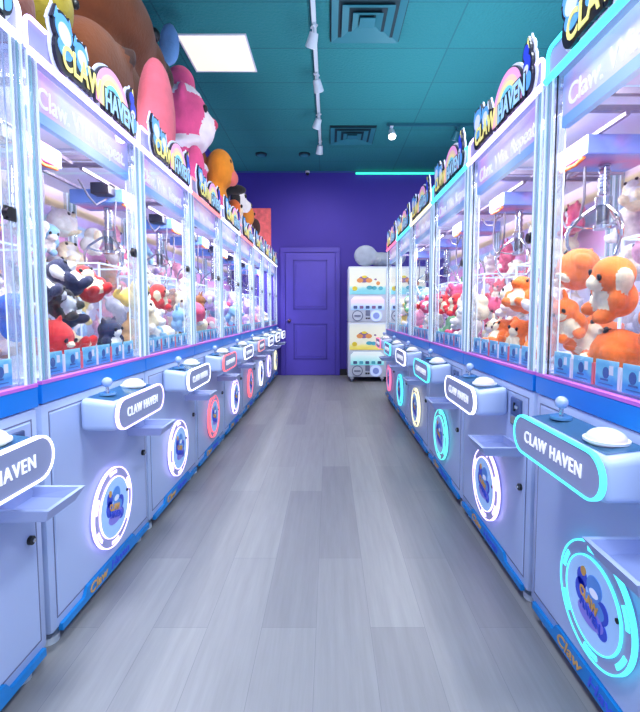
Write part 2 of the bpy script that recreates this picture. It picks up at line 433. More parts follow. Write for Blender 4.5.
    for (x, z, rx, rz, mi) in ((-.045, .362, .024, .03, 0), (.012, .365, .034, .034, 1), (.05, .318, .026, .03, 0), (-.05, .325, .026, .034, 0), (.0, .275, .06, .03, 2), (.01, .312, .05, .028, 1), (.05, .268, .024, .024, 0), (-.04, .385, .012, .014, 3), (.012, .35, .02, .012, 4)):
        prism_xz(bm, arc(x, z, rx, 0, 2*PI*.95, 19, rz), -.0275-.0002*mi, -.025, mi)
    st = obj('door_sticker', bm, M_stk[:3]+[M_stk[3], M_paleb], pd)
    bm = text_bm('CLAW', .05, .03, .001, width=.085, height=.03, y=-.0290, cx=-.008, cz=.318, arcz=lambda x: -x*.3)
    obj('sticker_lettering', bm, M_stk[3], st)
    bm = text_bm('HAVEN', .05, .03, .001, width=.095, height=.028, y=-.0290, cx=.0, cz=.284, arcz=lambda x: -x*.3)
    obj('sticker_lettering', bm, M_stk[0], st)
    pd.scale = (.95, 1, .95); pd.location.z = rc*.05
    bm = B(); cyl(bm, (.112, -.027, .345), .007, .006, 'y', 10); obj('door_knob', bm, M_lock, pd)
    # glass case
    bm = B(); bm.faces.new([bm.verts.new(p) for p in ((-.34, .012, .888), (.34, .012, .888), (.34, .012, 1.868), (-.34, .012, 1.868))])
    fg = obj('front_glass', bm, M_glass, t)
    bm = B(); box(bm, -.344, -.340, .0095, .0135, .888, 1.868); obj('door_gasket', bm, M_black, fg)
    bm = B(); cyl(bm, (.315, .004, 1.372), .017, .016, 'y', 14); box(bm, .300, .346, .002, .010, 1.352, 1.392, 1, .003); obj('glass_latch', bm, [M_lock, M_black], fg)
    for s in (-1, 1):
        bm = B(); x = s*(HW-.012); bm.faces.new([bm.verts.new(p) for p in ((x, .05, .888), (x, DEP-.04, .888), (x, DEP-.04, 1.868), (x, .05, 1.868))])
        obj('side_glass', bm, M_glass, t)
    for sx in (-1, 1):
        for yy in (0, DEP-.05):
            bm = B(); xa, xb = sorted((sx*HW, sx*(HW-.048)))
            box(bm, xa, xb, yy, yy+.046, .888, 1.868, 0)
            for i, (px, w_, mi) in enumerate(((.003, .003, 1), (.019, .0025, 2), (.031, .002, 3), (.046, .003, 1))):  # coloured ribs draw the light and dark streaks of clear acrylic
                a = sx*(HW-px); box(bm, a-w_/2, a+w_/2, yy-.003, yy+.004, .888, 1.868, mi)
            a = sx*(HW-.048); box(bm, a-.001, a+.001, yy+.018, yy+.0215, .888, 1.868, 3); box(bm, a-.001, a+.001, yy+.042, yy+.0455, .888, 1.868, 1)
            obj('corner_post', bm, [M_post, M_rib, M_ribteal, M_ribgrey], t)
    bm = B(); box(bm, -HW+.02, HW-.02, DEP-.03, DEP-.015, .892, 1.868); obj('back_panel', bm, M_back, t)
    bm = B(); box(bm, -HW, HW, .0, DEP, 1.869, 1.884, 0); box(bm, -HW+.02, HW-.02, .05, DEP-.03, 1.855, 1.8685, 1); obj('roof', bm, [M_cab, M_inroof], t)
    bm = B(); box(bm, -.337, .337, .028, .036, 1.735, 1.862, 0); box(bm, -.337, .337, .028, .05, 1.70, 1.7348, 1)
    hd = obj('header_panel', bm, [M_header, M_headblue], t)
    bm = text_bm('Claw. Win. Repeat.', .08, .01, .001, width=.60, height=.085, y=.0265, cz=1.772)
    obj('header_lettering', bm, M_headtxt, hd)
    # top sign
    bm = B()
    P = [(-.39, 1.8845)] + arc(-.36, 1.945, .03, PI, PI/2, 6) + arc(.36, 1.945, .03, PI/2, 0, 6) + [(.39, 1.8845)]
    prism_xz(bm, P, .004, .02)
    tp = obj('sign_plate', bm, M_sign, t)
    bm = B(); tube(bm, [(-.388, -.004, 1.872), (.388, -.004, 1.872)], .0115, 10)
    pts = [(x, 0, z) for x, z in [(-.388, 1.875)] + arc(-.36, 1.945, .03, PI, PI/2, 6) + [(-.29, 1.975)]]
    tube(bm, pts, .0065, 8)
    pts = [(x, 0, z) for x, z in [(.388, 1.875)] + arc(.36, 1.945, .03, 0, PI/2, 6) + [(.29, 1.975)]]
    tube(bm, pts, .0065, 8)
    LEDPARTS.append('edge_light'); obj('edge_light', bm, LED['white'], tp, True)
    # cut-out logo: backing, letters, rainbow, plain round-headed shapes in the mascots' colours
    T = lambda P: [(x*.86+.03, 1.885+(z-1.885)*.82) for x, z in P]
    LOBES = ((-.29, 2.055, .062, .062), (-.285, 1.965, .06, .075), (-.17, 2.025, .054, .054), (-.165, 1.96, .06, .06), (.305, 2.075, .032, .04), (.318, 2.015, .036, .05), (.32, 1.955, .038, .06))
    EARS = ((-.335, 2.10, .024), (-.25, 2.10, .024), (-.21, 2.065, .024), (-.132, 2.065, .024), (.318, 2.11, .018))
    def shapes(g, y0, y1, bm):
        for (x, z, rx, rz) in LOBES: prism_xz(bm, T(arc(x, z, rx+g, 0, 2*PI*.95, 19, rz+g)), y0, y1)
        for (x, z, w) in EARS: prism_xz(bm, T([(x-w-g, z-.03-g), (x+w+g, z-.03-g), (x, z+.022+g)]), y0, y1)
        prism_xz(bm, T(arc(.105, 1.94, .165+g, 0, PI, 24, .165+g) + [(-.05-g, 1.91), (.26+g, 1.91)]), y0, y1)
        prism_xz(bm, T([(-.30, 1.935), (.32, 1.92), (.32, 1.98), (-.30, 1.98)]), y0, y1)
        ym, dp = (y0+y1)/2, abs(y1-y0)/2
        text_bm('CLAW', .1, .1, dp, width=.245+.016+2*g, height=.094+2*g, y=ym, cx=-.112, cz=1.935, arcz=lambda x: .01*math.cos(x*9), bm=bm)
        text_bm('HAVEN', .1, .1, dp, width=.266+2*g, height=.092+2*g, y=ym, cx=.170, cz=1.925, arcz=lambda x: .012*math.cos(x*9), bm=bm)
    bm = B(); shapes(.018, -.010, .0035, bm); obj('logo_halo', bm, M_paleb, tp)
    bm = B(); shapes(.006, -.034, -.0105, bm); obj('logo_backing', bm, M_navy, tp)
    CM = [M_skyb, M_deepb, M_paleb, M_yel]
    def cutout(ells, tris):
        bm = B()
        for (x, z, rx, rz, mi, y) in ells: prism_xz(bm, T(arc(x, z, rx, 0, 2*PI*.95, 19, rz)), y, -.033, mi)
        for (x, z, w, mi) in tris: prism_xz(bm, T([(x-w, z-.03), (x+w, z-.03), (x, z+.020)]), -.0375, -.033, mi)
        obj('logo_cutout', bm, CM, tp)
    cutout([(-.29, 2.055, .056, .056, 0, -.038), (-.288, 2.04, .042, .042, 2, -.040), (-.285, 1.985, .048, .04, 0, -.0385)], [(-.335, 2.10, .018, 0), (-.25, 2.10, .018, 0)])
    cutout([(-.17, 2.025, .048, .048, 0, -.038), (-.168, 2.012, .034, .034, 2, -.040), (-.165, 1.98, .042, .03, 0, -.0385)], [(-.21, 2.065, .018, 0), (-.132, 2.065, .018, 2)])
    cutout([(.305, 2.075, .025, .033, 1, -.038), (.318, 2.015, .029, .042, 1, -.0395), (.312, 1.995, .022, .022, 2, -.041), (.325, 1.945, .03, .04, 0, -.0385)], [(.318, 2.11, .013, 3)])
    bm = B()
    rr = [(.165, .165), (.138, .137), (.112, .112), (.09, .092), (.066, .07)]
    for i in range(4):
        a, b = rr[i], rr[i+1]; n = 20
        O = T(arc(.105, 1.94, a[0], 0, PI, n, a[1])); I = T(arc(.105, 1.94, b[0], 0, PI, n, b[1]))
        for q in range(n): prism_xz(bm, [O[q], O[q+1], I[q+1], I[q]], -.0375, -.033, i)
        for s in (-1, 1):
            xa, xb = .105+s*a[0], .105+s*b[0]
            prism_xz(bm, T([(xa, 1.94), (xb, 1.94), (xb, 1.90), (xa, 1.90)]), -.0375, -.033, i)
    obj('rainbow', bm, M_rb, tp)
    bm = text_bm('CLAW', .1, .022, .002, width=.25, height=.082, y=-.0425, cx=-.112, cz=1.935, arcz=lambda x: .01*math.cos(x*9))
    obj('claw_lettering', bm, M_yel, tp)
    bm = text_bm('HAVEN', .1, .028, .0015, width=.25, height=.080, y=-.0425, cx=.170, cz=1.925, arcz=lambda x: .012*math.cos(x*9))
    hv = obj('haven_lettering', bm, M_cyanl, tp)
    bm = text_bm('HAVEN', .1, .085, .001, width=.266, height=.092, y=-.0405, cx=.170, cz=1.925, arcz=lambda x: .012*math.cos(x*9))
    obj('letter_outline', bm, M_navy, hv)
    for ch in tp.children:
        if ch.name.split('.')[0] not in ('edge_light',): ch.scale.y = .5
    # gantry and claw
    g = obj('claw_gantry', (lambda b: (box(b, -.355, .355, .30, .315, 1.70, 1.715), box(b, -.355, .355, .50, .515, 1.70, 1.715), box(b, -.355, -.335, .06, .76, 1.715, 1.735), box(b, .335, .355, .06, .76, 1.715, 1.735), b)[-1])(B()), M_rail, t)
    bm = B(); box(bm, -.02, .20, .26, .56, 1.625, 1.70, 0, .004, 1); box(bm, -.10, -.021, .30, .40, 1.655, 1.715, 1, .003, 1)
    cr = obj('carriage', bm, [M_carr, M_black], g)
    bm = B()
    tube(bm, [(-.34, .33, 1.66), (-.25, .33, 1.60), (-.16, .34, 1.58), (-.06, .34, 1.63), (0, .36, 1.65)], .005, 8)
    tube(bm, [(-.02, .3, 1.63), (-.045, .3, 1.50), (-.04, .3, 1.42), (0, .3, 1.38), (.05, .3, 1.375), (.1, .3, 1.40), (.125, .3, 1.48), (.12, .3, 1.60)], .0055, 8)
    obj('hanging_cable', bm, M_cable, g, True)
    bm = B(); tube(bm, [(.0, .27, 1.62), (.05, .262, 1.612), (.1, .275, 1.616), (.17, .265, 1.62)], .008, 6); obj('wire_bundle', bm, M_orange_w, g)
    bm = B(); cx, cy = .09, .40
    for i in range(9): cyl(bm, (cx, cy, 1.615-.014*i), .023-.001*(i % 2)*4, .010, seg=14)
    cyl(bm, (cx, cy, 1.47), .032, .035, seg=16); cyl(bm, (cx, cy, 1.415), .024, .085, seg=14, mi=1); cyl(bm, (cx, cy, 1.365), .034, .016, seg=16)
    cl = obj('claw', bm, [M_chrome, M_dkmetal], g, True)
    for k in range(3):
        a = PI*.5 + 2*PI*k/3 + .5; d = Vector((math.cos(a), math.sin(a), 0)); c = Vector((cx, cy, 0))
        pr = [(.03, 1.45), (.06, 1.43), (.105, 1.395), (.128, 1.35), (.125, 1.30), (.10, 1.25), (.075, 1.225)]
        bm = B(); tube(bm, [c+d*r+Vector((0, 0, z)) for r, z in pr], [.007, .007, .0075, .0075, .007, .006, .004], 8)
        tube(bm, [c+d*.03+Vector((0, 0, 1.365)), c+d*.07+Vector((0, 0, 1.37)), c+d*.112+Vector((0, 0, 1.385))], .005, 6)
        obj('claw_finger', bm, M_chrome, cl, True)
    g.location = (.02, 0, .085)
    # prize chute
    bm = B()
    xa, xb, ya, yb, za, zb = -.33, 0., .24, .52, .893, 1.34
    for q in (((xa, ya), (xb, ya)), ((xb, ya), (xb, yb)), ((xb, yb), (xa, yb)), ((xa, yb), (xa, ya))):
        bm.faces.new([bm.verts.new(p) for p in ((*q[0], za), (*q[1], za), (*q[1], zb), (*q[0], zb))])
    ch = obj('prize_chute', bm, M_acr, t)
    bm = B(); w = .004
    for (x, y) in ((xa, ya), (xb, ya), (xb, yb), (xa, yb)): box(bm, x-w, x+w, y-w, y+w, za, zb)
    box(bm, xa, xb, ya-w, ya+w, zb-w, zb+w); box(bm, xa, xb, yb-w, yb+w, zb-w, zb+w); box(bm, xa-w, xa+w, ya, yb, zb-w, zb+w); box(bm, xb-w, xb+w, ya, yb, zb-w, zb+w)
    obj('chute_edge', bm, M_edge, ch)
    # printed card guard along the bottom of the glass
    bm = B()
    for i in range(6):
        x = -.28 + i*.112; wd = .046
        box(bm, x-wd, x+wd, .024, .028, .893, .968, 0)
        prism_xz(bm, arc(x-.008+.004*(i % 3), .934, .013, 0, 2*PI*.95, 19, .016), .0225, .0238, 1); box(bm, x-.022, x+.010, .0225, .0238, .912, .917, 1); box(bm, x-.03, x+.03, .0225, .0238, .902, .904, 1); box(bm, x+.014, x+.030, .0225, .0238, .930, .955, 3)
        if i < 5: box(bm, x+wd+.004, x+wd+.014, .022, .028, .893, .955, 2 if i % 2 else 3)
    obj('card_guard', bm, [M_guard, M_cardpic, M_cardred, M_white], t)
    # interior light bar
    bm = B(); box(bm, -.32, .32, .06, .075, 1.842, 1.853); obj('light_bar', bm, mat('light_bar_glow', (1, 1, 1), .5, emit=rgb(246, 242, 255), es=2.2), t)
    return t

def copy_tree(o, parent=None):
    c = o.copy(); C.objects.link(c); c.parent = parent
    for ch in list(o.children): copy_tree(ch, c)
    return c
_ledmesh = {}
def relight(root, ring, pill_, top):
    def rec(o):
        base = o.name.split('.')[0]
        col = {'sign_light': pill_, 'door_light': ring, 'edge_light': top}.get(base)
        if col:
            o.material_slots[0].link = 'OBJECT'; o.material_slots[0].material = LED[col]
        for c in o.children: rec(c)
    rec(root)

XL, XR = -.89, .735
Y0L, PL = 1.372, .793
Y0R, PR = 1.597, .833
proto = machine_proto()
machines = []
ordn = ['first', 'second', 'third', 'fourth', 'fifth', 'sixth', 'seventh', 'eighth', 'ninth']
LL = [('white', 'white', 'white', 'white lights, cut off by photo edge'), ('lavender', 'lavender', 'lavender', 'lavender-white lights under the brown plush giant'),
      ('lavender', 'white', 'lavender', 'white lights'), ('red', 'red', 'salmon', 'red prize ring and pink-red sign light'), ('lavender', 'white', 'white', 'white lights just beyond the red-lit one'),
      ('red', 'salmon', 'salmon', 'pink-red ring'), ('white', 'white', 'white', 'white ring'), ('lavender', 'white', 'white', 'pale lavender ring'), ('yellow', 'white', 'white', 'yellowish ring beside the purple door')]
for k, (ring, pl, top, txt) in enumerate(LL):
    o = proto if k == 0 else copy_tree(proto)
    o.location = (XL, Y0L + PL*(k-.5) - (.03 if k == 0 else 0), 0); o.rotation_euler = (0, 0, PI/2)
    if k == 0: o.location.x += .012
    relight(o, ring, pl, top)
    tag(o, '%s claw machine in left row, %s' % (ordn[k], txt), 'claw machine', 'claw machines in the left row')
    machines.append(('L', k, o))
RR = [('cyan', 'cyan', 'cyan', 'bright cyan lights'), ('lavender', 'white', 'lavender', 'lavender-white lights'), ('mint', 'cyan', 'cyan', 'aqua-green ring'), ('yellow', 'white', 'yellow', 'yellowish ring'), ('cyan', 'cyan', 'cyan', 'cyan ring deep in the row'), ('pink', 'pink', 'pink', 'pink ring nearest the capsule machines')]
for k, (ring, pl, top, txt) in enumerate(RR):
    o = copy_tree(proto)
    o.location = (XR, Y0R + PR*(k-.5) - (.015 if k == 0 else 0), 0); o.rotation_euler = (0, 0, -PI/2); o.scale = (1.05, 1, 1)
    relight(o, ring, pl, top)
    tag(o, '%s claw machine in right row, %s' % (ordn[k], txt), 'claw machine', 'claw machines in the right row')
    machines.append(('R', k, o))
# real lamp in each machine
for s, k, o in machines:
    ld = bpy.data.lights.new('case_lamp', 'AREA'); ld.shape = 'RECTANGLE'; ld.size = .6; ld.size_y = .16; ld.energy = 16; ld.color = rgb(255, 254, 250)
    lo = bpy.data.objects.new('case_lamp', ld); C.objects.link(lo); lo.parent = o; lo.location = (0, .12, 1.84); lo.rotation_euler = (.42, 0, 0)

for s, k, o in machines:
    ld = bpy.data.lights.new('ceiling_fill', 'AREA'); ld.shape = 'RECTANGLE'; ld.size = .7; ld.size_y = .3; ld.energy = 13 if s == 'R' else 6; ld.color = rgb(226, 240, 255)  # uplights added over the machine tops to brighten the ceiling
    lo = bpy.data.objects.new('ceiling_fill', ld); C.objects.link(lo); lo.parent = o; lo.location = (0, .4, 1.93); lo.rotation_euler = (PI, 0, 0)

# ------------------------------------------------------------------ plush toys
def fuse(prims, vox=.07, norm=False):
    bm = B()
    for p in prims: ell(bm, p[0], p[1], 14, 0, p[3] if len(p) > 3 else None)
    me = bpy.data.meshes.new('tmp'); bm.to_mesh(me); bm.free()
    o = bpy.data.objects.new('tmp', me); C.objects.link(o)
    md = o.modifiers.new('r', 'REMESH'); md.mode = 'VOXEL'; md.voxel_size = vox; md.use_smooth_shade = True
    ms = o.modifiers.new('s', 'SMOOTH'); ms.factor = .5; ms.iterations = 3
    dg = bpy.context.evaluated_depsgraph_get(); dg.update()
    out = bpy.data.meshes.new_from_object(o.evaluated_get(dg))
    bpy.data.objects.remove(o); bpy.data.meshes.remove(me)
    nslot = max(p[2] for p in prims)+1
    inv = []
    for p in prims:
        M = Matrix.Translation(p[0])
        if len(p) > 3 and p[3]: M = M @ p[3]
        r = p[1] if hasattr(p[1], '__len__') else (p[1],)*3
        inv.append(((M @ Matrix.Diagonal((*r, 1))).inverted(), p[2]))
    out.materials.clear()
    for i in range(nslot): out.materials.append(M_white)
    for f in out.polygons:
        f.material_index = min(inv, key=lambda q: (q[0] @ f.center).length*(.84 if q[1] else 1))[1]; f.use_smooth = True
    if norm:
        mx = max(v.co.length for v in out.vertices)
        for v in out.vertices: v.co *= 1/mx
        out['k'] = 1/mx
    else:
        mz = min(v.co.z for v in out.vertices)
        for v in out.vertices: v.co.z -= mz
    return out
Rx = lambda a: Matrix.Rotation(a, 4, 'X'); Ry = lambda a: Matrix.Rotation(a, 4, 'Y')
def sym(c, r, s, rot=None):
    return [((c[0], c[1], c[2]), r, s, rot(1) if rot else None), ((-c[0], c[1], c[2]), r, s, rot(-1) if rot else None)]
limbs = sym((.52, -.22, -.2), (.2, .24, .32), 0) + sym((.34, -.5, -.66), (.23, .34, .22), 0)
core = [((0, 0, -.36), (.58, .52, .56), 0), ((0, -.06, .34), (.6, .54, .5), 0)]
belly = [((0, -.42, -.34), (.36, .16, .38), 1)]
KINDS = {
 'bear': core + limbs + belly + sym((.44, 0, .74), (.2, .12, .2), 0) + [((0, -.5, .22), (.25, .18, .2), 1)],
 'rabbit': core + limbs + belly + sym((.25, .08, .86), (.13, .09, .42), 0, lambda s: Ry(.25*s)) + [((0, -.5, .24), (.2, .15, .15), 1)],
 'cat': core + limbs + belly + sym((.4, 0, .76), (.14, .09, .24), 0, lambda s: Ry(.4*s)) + [((0, -.5, .22), (.26, .15, .16), 1), ((.3, .5, -.5), (.12, .3, .14), 0)],
 'dinosaur': [((0, 0, -.36), (.56, .52, .56), 0), ((0, -.12, .42), (.5, .56, .45), 0)] + limbs + belly + [((0, -.52, .3), (.36, .3, .22), 0), ((0, .55, -.55), (.22, .42, .2), 0), ((0, .86, -.3), (.12, .16, .26), 0), ((.0, .92, -.02), (.1, .1, .14), 1)],
 'chick': [((0, 0, -.1), (.8, .76, .78), 0), ((0, -.76, .0), (.18, .16, .1), 1)] + sym((.72, 0, -.15), (.18, .36, .3), 0) + sym((.3, -.35, -.84), (.2, .28, .1), 1) + [((0, 0, .76), (.08, .1, .16), 0)],
 'dog': core + limbs + belly + sym((.56, -.02, .32), (.13, .2, .36), 1) + [((0, -.54, .22), (.26, .24, .2), 1)],
}
PM = {k: fuse(v, .07, True) for k, v in KINDS.items()}
def eye_mesh():
    bm = B(); ell(bm, (0, 0, 0), 1, 8); me = bpy.data.meshes.new('eye'); bm.to_mesh(me); bm.free(); me.materials.append(M_black); return me
EYE = eye_mesh()
def plush_mat(name, c, sh=.12): return mat('plush_'+name, c, .95, noise=.14, nscale=9, bump=.35, bscale=55, sheen=sh)
PC = {'white': (240, 236, 236), 'cream': (244, 228, 196), 'tan': (206, 164, 116), 'brown': (142, 92, 56), 'orange': (250, 120, 40), 'coral': (244, 104, 84), 'red': (214, 44, 46), 'blue': (28, 98, 196), 'navy': (32, 40, 78), 'black': (34, 32, 38),
      'pink': (244, 160, 190), 'hotpink': (232, 90, 130), 'yellow': (248, 218, 110), 'lilac': (196, 170, 232), 'skyblue': (140, 190, 232), 'grey': (172, 176, 190), 'green': (120, 184, 132), 'teal': (60, 150, 160)}
PMAT = {k: plush_mat(k, rgb(*v)) for k, v in PC.items()}
CNAME = {'hotpink': 'rose pink', 'skyblue': 'sky blue'}
KNAME = {'bear': 'teddy bear', 'rabbit': 'rabbit', 'cat': 'cat', 'dinosaur': 'dinosaur', 'chick': 'chick', 'dog': 'floppy-eared dog'}
EYEPOS = {'bear': (.24, -.55, .44), 'rabbit': (.24, -.55, .44), 'cat': (.25, -.55, .42), 'dinosaur': (.4, -.45, .5), 'chick': (.28, -.70, .14), 'dog': (.24, -.53, .46)}
used_labels = set()
def add_plush(kind, c1, c2, M, r, label, cat, group, eyes=True):
    o = bpy.data.objects.new('plush_' + kind, PM[kind]); C.objects.link(o)
    o.matrix_world = M @ Matrix.Scale(r, 4)
    for i, c in ((0, c1), (1, c2)):
        if i < len(o.material_slots):
            o.material_slots[i].link = 'OBJECT'; o.material_slots[i].material = PMAT[c]
    tag(o, label, cat, group)
    if eyes:
        ex, ey, ez = EYEPOS[kind]
        for s in (-1, 1):
            e = bpy.data.objects.new('eye', EYE); C.objects.link(e); e.parent = o
            kk = PM[kind]['k']; e.location = (s*ex*kk, ey*kk, ez*kk); e.scale = (.085*kk, .06*kk, .1*kk)
    return o

THEME = {
 ('L', 0): ['red', 'red', 'blue', 'white', 'teal', 'orange', 'pink'], ('L', 1): ['tan', 'tan', 'cream', 'brown', 'white', 'lilac', 'orange', 'pink'], ('L', 2): ['white', 'cream', 'white', 'yellow', 'tan', 'grey', 'red', 'skyblue'],
 ('L', 3): ['white', 'cream', 'pink', 'brown', 'skyblue', 'hotpink'], ('L', 4): ['lilac', 'white', 'cream', 'skyblue', 'pink'], ('L', 5): ['hotpink', 'pink', 'lilac', 'skyblue'], ('L', 6): ['hotpink', 'lilac', 'white', 'pink'], ('L', 7): ['lilac', 'pink', 'skyblue', 'white'], ('L', 8): ['lilac', 'skyblue', 'pink', 'white'],
 ('R', 0): ['orange', 'orange', 'coral', 'cream', 'orange', 'white', 'pink'], ('R', 1): ['white', 'white', 'cream', 'white', 'pink', 'white', 'grey', 'cream', 'orange'], ('R', 2): ['white', 'red', 'white', 'hotpink', 'cream', 'grey'],
 ('R', 3): ['hotpink', 'red', 'hotpink', 'white', 'green'], ('R', 4): ['white', 'pink', 'skyblue', 'green', 'red'], ('R', 5): ['pink', 'white', 'skyblue', 'yellow']}
COUNT = {('L', 0): 20, ('L', 1): 52, ('L', 2): 46, ('L', 3): 36, ('L', 4): 22, ('L', 5): 16, ('L', 6): 12, ('L', 7): 10, ('L', 8): 10, ('R', 0): 54, ('R', 1): 50, ('R', 2): 42, ('R', 3): 28, ('R', 4): 18, ('R', 5): 14}
bpy.context.view_layer.update()
side_name = {'L': 'left', 'R': 'right'}
CULL = set([3, 4, 5, 8, 9, 10, 12, 16, 17, 18, 19, 20, 24, 25, 30, 31, 149, 163, 165, 168, 172, 173, 177, 179, 182, 184, 185, 186, 188, 189, 190, 193, 194, 195, 196, 200, 202, 212, 233, 234, 269, 283, 294, 304, 310])
#CULLDATA
BALLS, SHELL = {}, {}
for kd, prims in KINDS.items():
    q = PM[kd]['k']; L = []
    for p in prims:
        r = p[1] if hasattr(p[1], '__len__') else (p[1],)*3
        if p[2] == 0 or max(r) > .2: L.append((Vector(p[0])*q, (sorted(r)[1]+sorted(r)[2])*.5*q*1.02))
    BALLS[kd] = L; vv = [v.co for v in PM[kd].vertices]; SHELL[kd] = np.array([v[:] for v in vv[::max(1, len(vv)//500)]])
KL = list(KINDS)
PIDS = {}
pid = 0
for s, k, o in machines:
    rnd = random.Random(101*k + (7 if s == 'L' else 3))
    near = k < 4
    n = COUNT[(s, k)]
    rbase = .118 if near else .125
    placed = []; PS = np.zeros((0, 4))
    for i in range(n):
        r = rbase*rnd.uniform(.9, 1.12)
        best = None
        for _ in range(46):
            rot = Matrix.Rotation(rnd.gauss(0, .75), 3, 'Z') @ Matrix.Rotation(rnd.gauss(-.1, .4), 3, 'X') @ Matrix.Rotation(rnd.gauss(0, .35), 3, 'Y')
            kd = rnd.choice(KL); ss = [(*((rot @ c)*r), q*r) for c, q in BALLS[kd]]
            SV = SHELL[kd] @ np.array(rot).T * (r*1.05)
            (ax, ay, az), (bx, by, bz) = SV.min(0), SV.max(0)
            x = rnd.uniform(-.355-ax, .355-bx); y = .034-ay + (.784-by-.034+ay)*rnd.random()**1.15
            if x+ax < .008 and y+by > .235 and y+ay < .525: continue
            A = np.array([(c[0]+x, c[1]+y, c[2], c[3]) for c in ss])
            z = .895 - az
            if len(PS):
                D2 = (A[:, None, 0]-PS[None, :, 0])**2 + (A[:, None, 1]-PS[None, :, 1])**2
                RR_ = ((A[:, None, 3]+PS[None, :, 3])*1.035)**2 - D2
                ok = RR_ > 0
                if ok.any():
                    Z = np.where(ok, PS[None, :, 2] + np.sqrt(np.maximum(RR_, 0)) - A[:, None, 2], -9)
                    z = max(z, float(Z.max()))
            top = z + bz
            if top > 1.30 + max(0, y-.16)*.85: continue
            if math.hypot(x-.11, y-.40) < .13+r*.7 and top > 1.30: continue
            if best is None or z < best[0]: best = (z, x, y, rot, A, kd)
        if not best: continue
        z, x, y, rot, A, kd = best
        A = A.copy(); A[:, 2] += z; PS = np.vstack([PS, A])
        placed.append((x, y, z, r, rot, kd))
    for (x, y, z, r, rot, kind) in placed:
        pid += 1
        zone_y = 'front' if y < .28 else ('middle' if y < .52 else 'rear')
        zone_z = 'bottom' if z < 1.03 else ('mid-height' if z < 1.2 else 'top')
        zone_x = ('near' if (x < -.12) == (s == 'L') else 'far') if abs(x) > .12 else 'centre'
        label = None
        for tr in range(60):
            c1 = rnd.choice(THEME[(s, k)])
            if (s, k) == ('L', 1) and y < .3: c1 = rnd.choice(['red', 'blue', 'black', 'blue', 'red', 'navy'])
            if (s, k) == ('R', 1) and x > .12 and y < .35: c1 = 'orange'
            c2 = {'white': 'cream', 'cream': 'white', 'orange': 'cream', 'coral': 'cream', 'blue': 'white', 'red': 'cream', 'black': 'grey'}.get(c1, 'white')
            lab = '%s plush %s, %s %s %s end of pile, %s machine, %s row' % (CNAME.get(c1, c1), KNAME[kind], zone_z, zone_y, zone_x, ordn[k], side_name[s])
            if lab not in used_labels: label = lab; break
        used_labels.add(lab)
        if pid in CULL: continue
        M = o.matrix_world.to_translation() + Matrix.Rotation(o.rotation_euler.z, 3, 'Z') @ Vector((x*o.scale.x, y, z))
        M = Matrix.Translation(M) @ (Matrix.Rotation(o.rotation_euler.z, 3, 'Z') @ rot).to_4x4()
        PIDS[pid] = add_plush(kind, c1, c2, M, r*(.86 if pid == 187 else .97), lab, 'plush toy', 'plush toys inside the %s machine of the %s row' % (ordn[k], side_name[s]), near).name

# ------------------------------------------------------------------ room
YB, ZC, XW, XE, YF = 7.8, 3.475, -1.76, 3.4, -2.2
bm = B(); box(bm, XW-.1, XE+.1, YF, YB+.1, -.1, 0); struct('floor', bm, plank_mat())
bm = B(); box(bm, XW-.1, XE+.1, YF, YB+.1, ZC, ZC+.1); struct('ceiling', bm, ceiling_mat())
M_wall = mat('purple_wall_paint', rgb(66, 50, 164), .7, noise=.04, nscale=2)
M_door = mat('violet_door_paint', rgb(84, 68, 190), .45, noise=.03)
bm = B(); box(bm, XW-.1, XE+.1, YB, YB+.1, 0, ZC); struct('wall_back', bm, M_wall)
bm = B(); box(bm, XW-.1, XW, YF, YB, 0, ZC); struct('wall_left', bm, M_wall)
bm = B(); box(bm, XE, XE+.1, YF, YB, 0, ZC); struct('wall_right', bm, M_wall)
bm = B(); box(bm, .19, XE, YB-.012, YB, 0, .11); struct('baseboard_back', bm, mat('dark_baseboard', rgb(24, 22, 40), .5))
bm = B(); box(bm, XW, XE, YB-.02, YB, ZC-.025, ZC); struct('trim_1', bm, mat('ceiling_edge_trim', rgb(50, 90, 150), .5))
# door
dx0, dx1, dh = -.835, .19, 2.20
d = empty('door_1', (0, 0, 0)); d['kind'] = 'structure'
bm = B()
for a in ((dx0, dx0+.085, 0, dh-.0855), (dx1-.085, dx1, 0, dh-.0855), (dx0, dx1, dh-.085, dh)):
    box(bm, a[0], a[1], YB-.035, YB-.001, a[2], a[3], 0, .006)
obj('door_frame', bm, mat('violet_door_frame', rgb(74, 58, 178), .45), d)
lx0, lx1 = dx0+.09, dx1-.09
bm = B(); box(bm, lx0, lx1, YB-.02, YB-.001, .008, dh-.09)
for z0, z1 in ((.28, .90), (1.14, 1.99)):
    xa, xb = lx0+.13, lx1-.13
    for a in ((xa, xa+.022, z0, z1), (xb-.022, xb, z0, z1), (xa, xb, z0, z0+.022), (xa, xb, z1-.022, z1)):
        box(bm, a[0], a[1], YB-.027, YB-.0195, a[2], a[3], 1)
    box(bm, xa+.05, xb-.05, YB-.026, YB-.0195, z0+.05, z1-.05, 0, .006)
lf = obj('door_leaf', bm, [M_door, mat('violet_door_groove', rgb(62, 48, 160), .5)], d)
bm = B(); ell(bm, (lx0+.06, YB-.075, .95), .028, 14); cyl(bm, (lx0+.06, YB-.04, .95), .012, .05, 'y', 10); cyl(bm, (lx0+.06, YB-.024, .95), .03, .01, 'y', 14)
obj('door_knob', bm, mat('warm_bronze', rgb(120, 90, 110), .3, .7), d, True)

